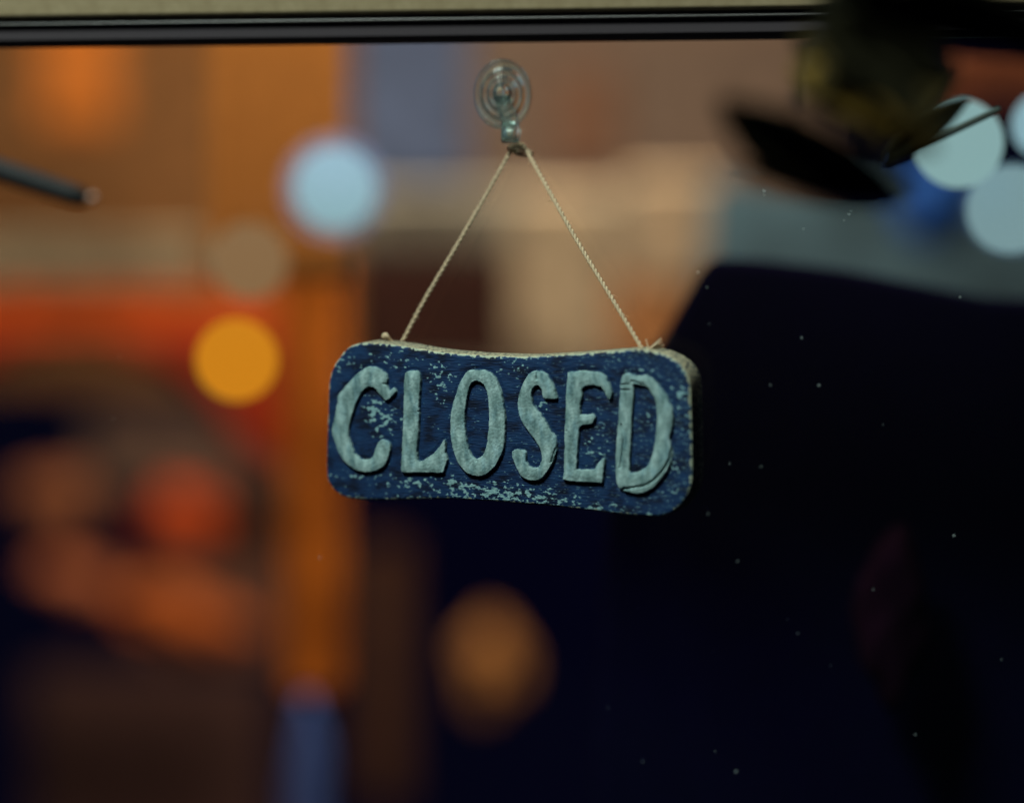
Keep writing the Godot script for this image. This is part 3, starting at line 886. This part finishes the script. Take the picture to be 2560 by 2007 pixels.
func cord() -> void:
	var o := base("hanging_cord", Vector3(0.0030, 1.6807, -1.4677))
	tag(o, "beige twisted cord looped over the hook and tied to the sign's top edge", "cord")
	var from := o.position
	var left := [Vector3(-0.0676, 1.5618, -1.4519), Vector3(-0.0522, 1.5908, -1.4558), Vector3(-0.0350, 1.6199, -1.4597), Vector3(-0.0169, 1.6511, -1.4637), Vector3(-0.0016, 1.6784, -1.4676), Vector3(0.0007, 1.6819, -1.4688), Vector3(0.0036, 1.6833, -1.4688), Vector3(0.0064, 1.6833, -1.4678), Vector3(0.0087, 1.6803, -1.4657), Vector3(0.0220, 1.6552, -1.4444), Vector3(0.0387, 1.6241, -1.4209), Vector3(0.0570, 1.5925, -1.3953), Vector3(0.0743, 1.5623, -1.3718)]
	for i in left.size(): left[i] -= from
	var path := curve(left, 6)
	for k in 2:
		var s := Shape.new()
		twine(path, 0.00100, 0.0072, PI * k, s)
		build(s, "strand", M.cord_fibre, o)
	# loose fibres standing off the twist
	var fz := Shape.new()
	for k in 110:
		var at: Vector3 = path[rng.randi_range(2, path.size() - 3)] + (path[10] - path[9]) * 0.0 + Vector3(rng.randf_range(-1, 1), rng.randf_range(-1, 1), rng.randf_range(0, 1)) * 0.0008
		var dir := Vector3(rng.randf_range(-1, 1), rng.randf_range(-1, 1), rng.randf_range(-0.4, 0.6)).normalized()
		var len := rng.randf_range(0.0012, 0.0034)
		swept(PackedVector3Array([at, at + dir * len * 0.5, at + dir * len + Vector3(0, -0.3, 0) * len]), PackedFloat32Array([0.00013, 0.00011, 0.00007]), 4, fz)
	tag(build(fz, "fuzz", M.cord_fibre, o), "", "", "", "stuff")
	# the wrap round the hook
	var knot := []
	for i in 22:
		var a := i / 21.0 * TAU * 2.2
		knot.append(Vector3(0.0041, 1.6821, -1.4668) - from + Vector3(0.0045 * cos(a) + 0.0004 * i - 0.004, 0.0016 * sin(a * 1.0) - 0.0002 * i, 0.0022 * sin(a)))
	var ks := Shape.new()
	var kr := PackedFloat32Array()
	kr.resize(22)
	kr.fill(0.0009)
	swept(PackedVector3Array(knot), kr, 7, ks)
	build(ks, "loop", M.cord_fibre, o)
	# left end: a short curled tail
	var tail := [Vector3(-0.0676, 1.5618, -1.4519), Vector3(-0.0692, 1.5629, -1.4499), Vector3(-0.0714, 1.5647, -1.4490), Vector3(-0.0733, 1.5664, -1.4481), Vector3(-0.0744, 1.5681, -1.4472), Vector3(-0.0758, 1.5689, -1.4482), Vector3(-0.0767, 1.5678, -1.4492)]
	for i in tail.size(): tail[i] -= from
	var tp := curve(tail, 5)
	var ts := Shape.new()
	var tr := PackedFloat32Array()
	for i in tp.size(): tr.append(0.0010 + 0.0008 * smoothstep(0.55, 0.9, float(i) / tp.size()))
	swept(tp, tr, 8, ts)
	build(ts, "curled_end", M.cord_fibre, o)
	# right end: frayed tuft
	for k in 11:
		var a0: Vector3 = Vector3(0.0779, 1.5621, -1.3698) - from
		var spread := rng.randf_range(-0.6, 0.9)
		var len := rng.randf_range(0.0045, 0.0085)
		var dir := Vector3(0.62 + 0.5 * spread, 0.85 - 0.45 * absf(spread), rng.randf_range(-0.3, 0.4)).normalized()
		if k == 0: dir = Vector3(-0.35, 0.95, 0)
		var bend := Vector3(rng.randf_range(-0.2, 1.0), rng.randf_range(-0.5, 0.2), 0) * 0.4
		var pts := PackedVector3Array()
		var rr := PackedFloat32Array()
		for i in 6:
			var f := i / 5.0
			pts.append(a0 + dir * len * f + bend * len * f * f)
			rr.append(0.00055 - 0.0002 * f)
		build(swept(pts, rr, 6), "frayed_fibre", M.cord_fibre, o)

# ---------------------------------------------------------------- foreground branch, upper right
func leaf(length: float, width: float, bend: float, fold: float) -> Shape:
	var s := Shape.new()
	var n := 14
	var cross := [-1.0, -0.55, 0.0, 0.55, 1.0, 0.55, 0.0, -0.55]
	for i in n + 1:
		var f := i / float(n)
		var wd := width * 0.5 * pow(sin(PI * clampf(f * 0.94 + 0.03, 0, 1)), 0.75) * (1.12 - 0.35 * f)
		for k in 8:
			var x: float = cross[k] * wd
			var under := -0.0007 if k > 4 else 0.0
			s.p(Vector3(f * length, x, fold * absf(cross[k]) * wd + bend * length * f * f + under), Vector2(f, cross[k]))
	for i in n:
		s.ring_strip(i * 8, i * 8 + 8, 8)
	for k in range(1, 7):
		s.tri(0, k + 1, k)
		s.tri(n * 8, n * 8 + k, n * 8 + k + 1)
	return s

func branch() -> void:
	var o := base("leafy_branch", Vector3(0.1774, 1.6937, -1.2060))
	tag(o, "dark out-of-focus leafy branch with one yellow olive leaf, in front of the glass", "branch")
	var from := o.position
	var l0 := build(leaf(0.0259, 0.0113, 0.10, 0.30), "leaf", grained("leaf_00", Color(0.220, 0.180, 0.100), Color(0.298, 0.244, 0.135), 30.0, 0.7), o)
	l0.transform = Transform3D(Basis(Vector3(0.6247, 0.7799, -0.0381), Vector3(-0.7625, 0.5987, -0.2453), Vector3(-0.1685, 0.1823, 0.9687)), Vector3(0.1274, 1.6792, -1.0451) - from)
	var l1 := build(leaf(0.0253, 0.0130, 0.10, 0.30), "leaf", grained("leaf_01", Color(0.167, 0.153, 0.107), Color(0.225, 0.207, 0.144), 30.0, 0.7), o)
	l1.transform = Transform3D(Basis(Vector3(0.9487, -0.3159, 0.0154), Vector3(0.2663, 0.8244, 0.4994), Vector3(-0.1705, -0.4697, 0.8662)), Vector3(0.1342, 1.6905, -1.0357) - from)
	var l2 := build(leaf(0.0249, 0.0114, 0.10, 0.30), "leaf", grained("leaf_02", Color(0.427, 0.327, 0.147), Color(0.577, 0.442, 0.198), 30.0, 0.7), o)
	l2.transform = Transform3D(Basis(Vector3(0.8192, 0.5728, -0.0280), Vector3(-0.5674, 0.8025, -0.1843), Vector3(-0.0831, 0.1669, 0.9825)), Vector3(0.1532, 1.6616, -1.0543) - from)
	var l3 := build(leaf(0.0224, 0.0125, 0.10, 0.30), "leaf", grained("leaf_03", Color(0.220, 0.180, 0.100), Color(0.298, 0.244, 0.135), 30.0, 0.7), o)
	l3.transform = Transform3D(Basis(Vector3(0.7071, 0.7063, -0.0345), Vector3(-0.6771, 0.6904, 0.2547), Vector3(0.2037, -0.1567, 0.9664)), Vector3(0.1567, 1.6955, -1.0259) - from)
	var l4 := build(leaf(0.0276, 0.0104, 0.10, 0.30), "leaf", grained("leaf_04", Color(0.220, 0.180, 0.100), Color(0.298, 0.244, 0.135), 30.0, 0.7), o)
	l4.transform = Transform3D(Basis(Vector3(0.4472, 0.8934, -0.0437), Vector3(-0.8778, 0.4290, -0.2134), Vector3(-0.1719, 0.1338, 0.9760)), Vector3(0.1732, 1.6725, -1.0648) - from)
	var l5 := build(leaf(0.0280, 0.0181, 0.10, 0.30), "leaf", grained("leaf_05", Color(0.140, 0.140, 0.113), Color(0.189, 0.189, 0.153), 30.0, 0.7), o)
	l5.transform = Transform3D(Basis(Vector3(0.7071, 0.7063, -0.0345), Vector3(-0.6199, 0.6427, 0.4502), Vector3(0.3402, -0.2969, 0.8923)), Vector3(0.1012, 1.6539, -1.0239) - from)
	var l6 := build(leaf(0.0560, 0.0246, 0.05, 0.20), "leaf", grained("leaf_06", Color(0.167, 0.153, 0.107), Color(0.225, 0.207, 0.144), 30.0, 0.7), o)
	l6.transform = Transform3D(Basis(Vector3(-0.7894, 0.6132, -0.0300), Vector3(-0.4893, -0.6578, -0.5726), Vector3(-0.3708, -0.4373, 0.8193)), Vector3(0.1316, 1.6397, -1.0131) - from)
	var l7 := build(leaf(0.0595, 0.0242, 0.05, 0.20), "leaf", grained("leaf_07", Color(0.140, 0.140, 0.113), Color(0.189, 0.189, 0.153), 30.0, 0.7), o)
	l7.transform = Transform3D(Basis(Vector3(-0.8000, 0.5993, -0.0293), Vector3(-0.4926, -0.6839, -0.5381), Vector3(-0.3425, -0.4160, 0.8424)), Vector3(0.1488, 1.6411, -1.0232) - from)
	var l8 := build(leaf(0.0870, 0.0288, 0.05, 0.20), "leaf", grained("leaf_08", Color(0.140, 0.140, 0.113), Color(0.189, 0.189, 0.153), 30.0, 0.7), o)
	l8.transform = Transform3D(Basis(Vector3(-0.8710, 0.4907, -0.0240), Vector3(-0.3905, -0.7211, -0.5723), Vector3(-0.2982, -0.4891, 0.8197)), Vector3(0.1624, 1.6354, -1.0029) - from)
	var l9 := build(leaf(0.0715, 0.0203, 0.05, 0.20), "leaf", grained("leaf_09", Color(0.167, 0.153, 0.107), Color(0.225, 0.207, 0.144), 30.0, 0.7), o)
	l9.transform = Transform3D(Basis(Vector3(-0.9836, 0.1799, -0.0088), Vector3(-0.1473, -0.8317, -0.5354), Vector3(-0.1036, -0.5253, 0.8446)), Vector3(0.1676, 1.6371, -1.0230) - from)
	var l10 := build(leaf(0.0623, 0.0185, 0.10, 0.20), "leaf", grained("leaf_10", Color(0.140, 0.140, 0.113), Color(0.189, 0.189, 0.153), 30.0, 0.7), o)
	l10.transform = Transform3D(Basis(Vector3(-0.9176, 0.3971, -0.0194), Vector3(-0.2929, -0.7082, -0.6424), Vector3(-0.2689, -0.5837, 0.7661)), Vector3(0.1544, 1.6385, -0.9831) - from)
	var l11 := build(leaf(0.0499, 0.0204, -0.10, 0.10), "leaf", grained("leaf_11", Color(0.427, 0.327, 0.147), Color(0.577, 0.442, 0.198), 30.0, 0.7), o)
	l11.transform = Transform3D(Basis(Vector3(0.8503, -0.5257, 0.0257), Vector3(0.5185, 0.8283, -0.2123), Vector3(0.0903, 0.1939, 0.9769)), Vector3(0.1214, 1.6934, -1.0458) - from)
	var l12 := build(leaf(0.0408, 0.0167, -0.10, 0.10), "leaf", grained("leaf_12", Color(0.427, 0.327, 0.147), Color(0.577, 0.442, 0.198), 30.0, 0.7), o)
	l12.transform = Transform3D(Basis(Vector3(0.8508, -0.5249, 0.0257), Vector3(0.5254, 0.8486, -0.0622), Vector3(0.0108, 0.0664, 0.9977)), Vector3(0.1511, 1.6790, -1.0551) - from)
	var l13 := build(leaf(0.0619, 0.0267, 0.10, 0.20), "leaf", grained("leaf_13", Color(0.167, 0.153, 0.107), Color(0.225, 0.207, 0.144), 30.0, 0.7), o)
	l13.transform = Transform3D(Basis(Vector3(0.7761, -0.6298, 0.0308), Vector3(0.5012, 0.6458, 0.5760), Vector3(-0.3827, -0.4316, 0.8169)), Vector3(0.1292, 1.7164, -1.0369) - from)
	var l14 := build(leaf(0.1069, 0.0373, 0.10, 0.10), "leaf", grained("leaf_14", Color(0.140, 0.140, 0.113), Color(0.189, 0.189, 0.153), 30.0, 0.7), o)
	l14.transform = Transform3D(Basis(Vector3(0.9722, -0.2338, 0.0114), Vector3(0.1789, 0.7739, 0.6075), Vector3(-0.1509, -0.5886, 0.7942)), Vector3(0.1290, 1.7273, -0.9974) - from)
	var l15 := build(leaf(0.0589, 0.0291, 0.10, 0.10), "leaf", grained("leaf_15", Color(0.167, 0.153, 0.107), Color(0.225, 0.207, 0.144), 30.0, 0.7), o)
	l15.transform = Transform3D(Basis(Vector3(0.8662, -0.4991, 0.0244), Vector3(0.3804, 0.6903, 0.6154), Vector3(-0.3240, -0.5238, 0.7878)), Vector3(0.1375, 1.7142, -1.0168) - from)
	var l16 := build(leaf(0.0597, 0.0277, 0.10, 0.10), "leaf", grained("leaf_16", Color(0.167, 0.153, 0.107), Color(0.225, 0.207, 0.144), 30.0, 0.7), o)
	l16.transform = Transform3D(Basis(Vector3(0.9578, -0.2870, 0.0140), Vector3(0.1988, 0.6971, 0.6889), Vector3(-0.2075, -0.6570, 0.7247)), Vector3(0.1544, 1.7203, -0.9871) - from)
	var l17 := build(leaf(0.0650, 0.0201, 0.10, 0.10), "leaf", grained("leaf_17", Color(0.140, 0.140, 0.113), Color(0.189, 0.189, 0.153), 30.0, 0.7), o)
	l17.transform = Transform3D(Basis(Vector3(0.8756, -0.4825, 0.0236), Vector3(0.3601, 0.6844, 0.6340), Vector3(-0.3221, -0.5466, 0.7730)), Vector3(0.1709, 1.7260, -1.0174) - from)
	var l18 := build(leaf(0.0495, 0.0170, 0.10, 0.20), "leaf", grained("leaf_18", Color(0.220, 0.180, 0.100), Color(0.298, 0.244, 0.135), 30.0, 0.7), o)
	l18.transform = Transform3D(Basis(Vector3(0.7282, 0.6845, -0.0335), Vector3(-0.6833, 0.7214, -0.1123), Vector3(-0.0527, 0.1046, 0.9931)), Vector3(0.1654, 1.6619, -1.0943) - from)
	var l19 := build(leaf(0.0563, 0.0158, 0.05, 0.20), "leaf", grained("leaf_19", Color(0.167, 0.153, 0.107), Color(0.225, 0.207, 0.144), 30.0, 0.7), o)
	l19.transform = Transform3D(Basis(Vector3(0.7894, 0.6132, -0.0300), Vector3(-0.5801, 0.7609, 0.2908), Vector3(0.2011, -0.2121, 0.9563)), Vector3(0.1951, 1.6635, -1.2746) - from)
	var l20 := build(leaf(0.0429, 0.0125, 0.05, 0.20), "leaf", grained("leaf_20", Color(0.220, 0.180, 0.100), Color(0.298, 0.244, 0.135), 30.0, 0.7), o)
	l20.transform = Transform3D(Basis(Vector3(0.7761, -0.6298, 0.0308), Vector3(0.6126, 0.7646, 0.2002), Vector3(-0.1496, -0.1365, 0.9793)), Vector3(0.1249, 1.7106, -1.0767) - from)
	var l21 := build(leaf(0.0413, 0.0177, 0.10, 0.20), "leaf", grained("leaf_21", Color(0.167, 0.153, 0.107), Color(0.225, 0.207, 0.144), 30.0, 0.7), o)
	l21.transform = Transform3D(Basis(Vector3(0.7526, -0.6577, 0.0322), Vector3(0.5039, 0.6066, 0.6149), Vector3(-0.4239, -0.4466, 0.7879)), Vector3(0.1439, 1.6936, -1.0058) - from)
	var l22 := build(leaf(0.0413, 0.0205, 0.10, 0.20), "leaf", grained("leaf_22", Color(0.140, 0.140, 0.113), Color(0.189, 0.189, 0.153), 30.0, 0.7), o)
	l22.transform = Transform3D(Basis(Vector3(0.7761, -0.6298, 0.0308), Vector3(0.4788, 0.6204, 0.6211), Vector3(-0.4103, -0.4673, 0.7831)), Vector3(0.1302, 1.7244, -1.0373) - from)
	var t0 := curve([Vector3(0.1429, 1.7168, -1.1371), Vector3(0.1367, 1.7058, -1.1365), Vector3(0.1341, 1.6948, -1.1360), Vector3(0.1352, 1.6828, -1.1354)], 6)
	var r0 := PackedFloat32Array()
	for i in t0.size():
		t0[i] -= from
		r0.append(lerpf(0.00300, 0.00220, pow(float(i) / t0.size(), 0.5)))
	build(swept(t0, r0, 8), "twig", flat("twig_0", Color(0.118, 0.086, 0.071), 0.8), o)
	var t1 := curve([Vector3(0.2152, 1.6714, -1.3351), Vector3(0.2298, 1.6776, -1.3404), Vector3(0.2476, 1.6857, -1.3458), Vector3(0.2715, 1.6967, -1.3513)], 6)
	var r1 := PackedFloat32Array()
	for i in t1.size():
		t1[i] -= from
		r1.append(lerpf(0.00320, 0.00180, pow(float(i) / t1.size(), 0.5)))
	build(swept(t1, r1, 8), "twig", flat("twig_1", Color(0.235, 0.259, 0.235), 0.8), o)

func rod() -> void:
	var o := base("dark_rod", Vector3(-0.2703, 1.6605, -1.2144))
	tag(o, "dark blurred rod with a small pale tip poking in from the left edge", "rod")
	var a := o.position
	var b: Vector3 = Vector3(-0.2132, 1.6419, -1.2135)
	var pts := PackedVector3Array()
	var rr := PackedFloat32Array()
	for i in 12:
		var f := i / 11.0
		pts.append((b - a) * f)
		rr.append(lerpf(0.0062, 0.0052, f) * (0.75 if i == 11 else 1.0))
	build(swept(pts, rr, 20), "shaft", flat("rod_dark", Color(0.055, 0.039, 0.047), 0.75), o)
	var prof := []
	for k in 13:
		var g := PI * clampf(k / 12.0, 0.01, 0.99)
		prof.append([sin(g) * 0.0021, cos(g) * 0.0021])
	var tip := build(lathe(prof, 20), "tip", flat("rod_tip", Color(0.745, 0.588, 0.525), 0.6), o)
	tip.position = Vector3(-0.2084, 1.6423, -1.2035) - a

func dust() -> void:
	# specks of dust and lint stuck to the outside of the glass
	var s := Shape.new()
	var spots := [[Vector2(0.1137, 0.0791), 0.35], [Vector2(0.1193, 0.0701), 0.29], [Vector2(0.1208, 0.0479), 0.26], [Vector2(0.1767, 0.0396), 0.48], [Vector2(0.1870, 0.0109), 0.38], [Vector2(0.1335, -0.0369), 0.29], [Vector2(0.1525, -0.0389), 0.26], [Vector2(0.1204, -0.0680), 0.32], [Vector2(0.2684, -0.0796), 0.51], [Vector2(0.1384, -0.0967), 0.38], [Vector2(0.0664, -0.1114), 0.38], [Vector2(0.0778, -0.1259), 0.35], [Vector2(0.1689, -0.1317), 0.29], [Vector2(0.1753, -0.1403), 0.42], [Vector2(0.2204, -0.1129), 0.29], [Vector2(0.1240, -0.1521), 0.32], [Vector2(0.1255, -0.1833), 0.32], [Vector2(0.2464, -0.2009), 0.45], [Vector2(0.1256, -0.2142), 0.26], [Vector2(0.1380, -0.2260), 0.61], [Vector2(0.0595, -0.1881), 0.26], [Vector2(0.0808, -0.2212), 0.26], [Vector2(0.2974, -0.1541), 0.26], [Vector2(0.2708, 0.0642), 0.35], [Vector2(0.1578, 0.0108), 0.32], [Vector2(0.2256, -0.0128), 0.22], [Vector2(0.1090, -0.1692), 0.22], [Vector2(0.1950, -0.1596), 0.22], [Vector2(0.1535, 0.1285), 0.64], [Vector2(0.1535, 0.1260), 0.35], [Vector2(0.2045, 0.1142), 0.48], [Vector2(0.2057, 0.1162), 0.32], [Vector2(0.2015, 0.1105), 0.26], [Vector2(0.1771, 0.1052), 0.32], [Vector2(0.1875, 0.0107), 0.32], [Vector2(-0.2469, 0.0263), 0.19], [Vector2(-0.2518, -0.0120), 0.22], [Vector2(-0.1206, -0.0978), 0.45]]
	var b := Basis(Vector3.UP, -0.1134)
	for i in spots.size():
		var c: Vector2 = spots[i][0]
		var r: float = spots[i][1] * 0.001
		var turn := rng.randf() * TAU
		var long := rng.randf_range(1.0, 1.9)
		var f0 := s.v.size()
		for k in 7:
			var a := TAU * k / 7
			var q := Vector2(cos(a) * long, sin(a)).rotated(turn) * r * rng.randf_range(0.75, 1.2)
			s.p(Vector3(c.x + q.x, c.y + q.y, 0.0004))
		var top := s.p(Vector3(c.x, c.y, 0.0004 + r * 0.8))
		for k in 7: s.tri(f0 + k, top, f0 + (k + 1) % 7)
	var o := build(s, "dust", flat("dust_grey", Color(0.667, 0.698, 0.690), 0.95), self, false)
	o.transform = Transform3D(b, Vector3(0.0001, 1.5275, -1.4832))
	tag(o, "pale dust specks scattered over the dark lower right of the glass", "dust", "", "stuff")
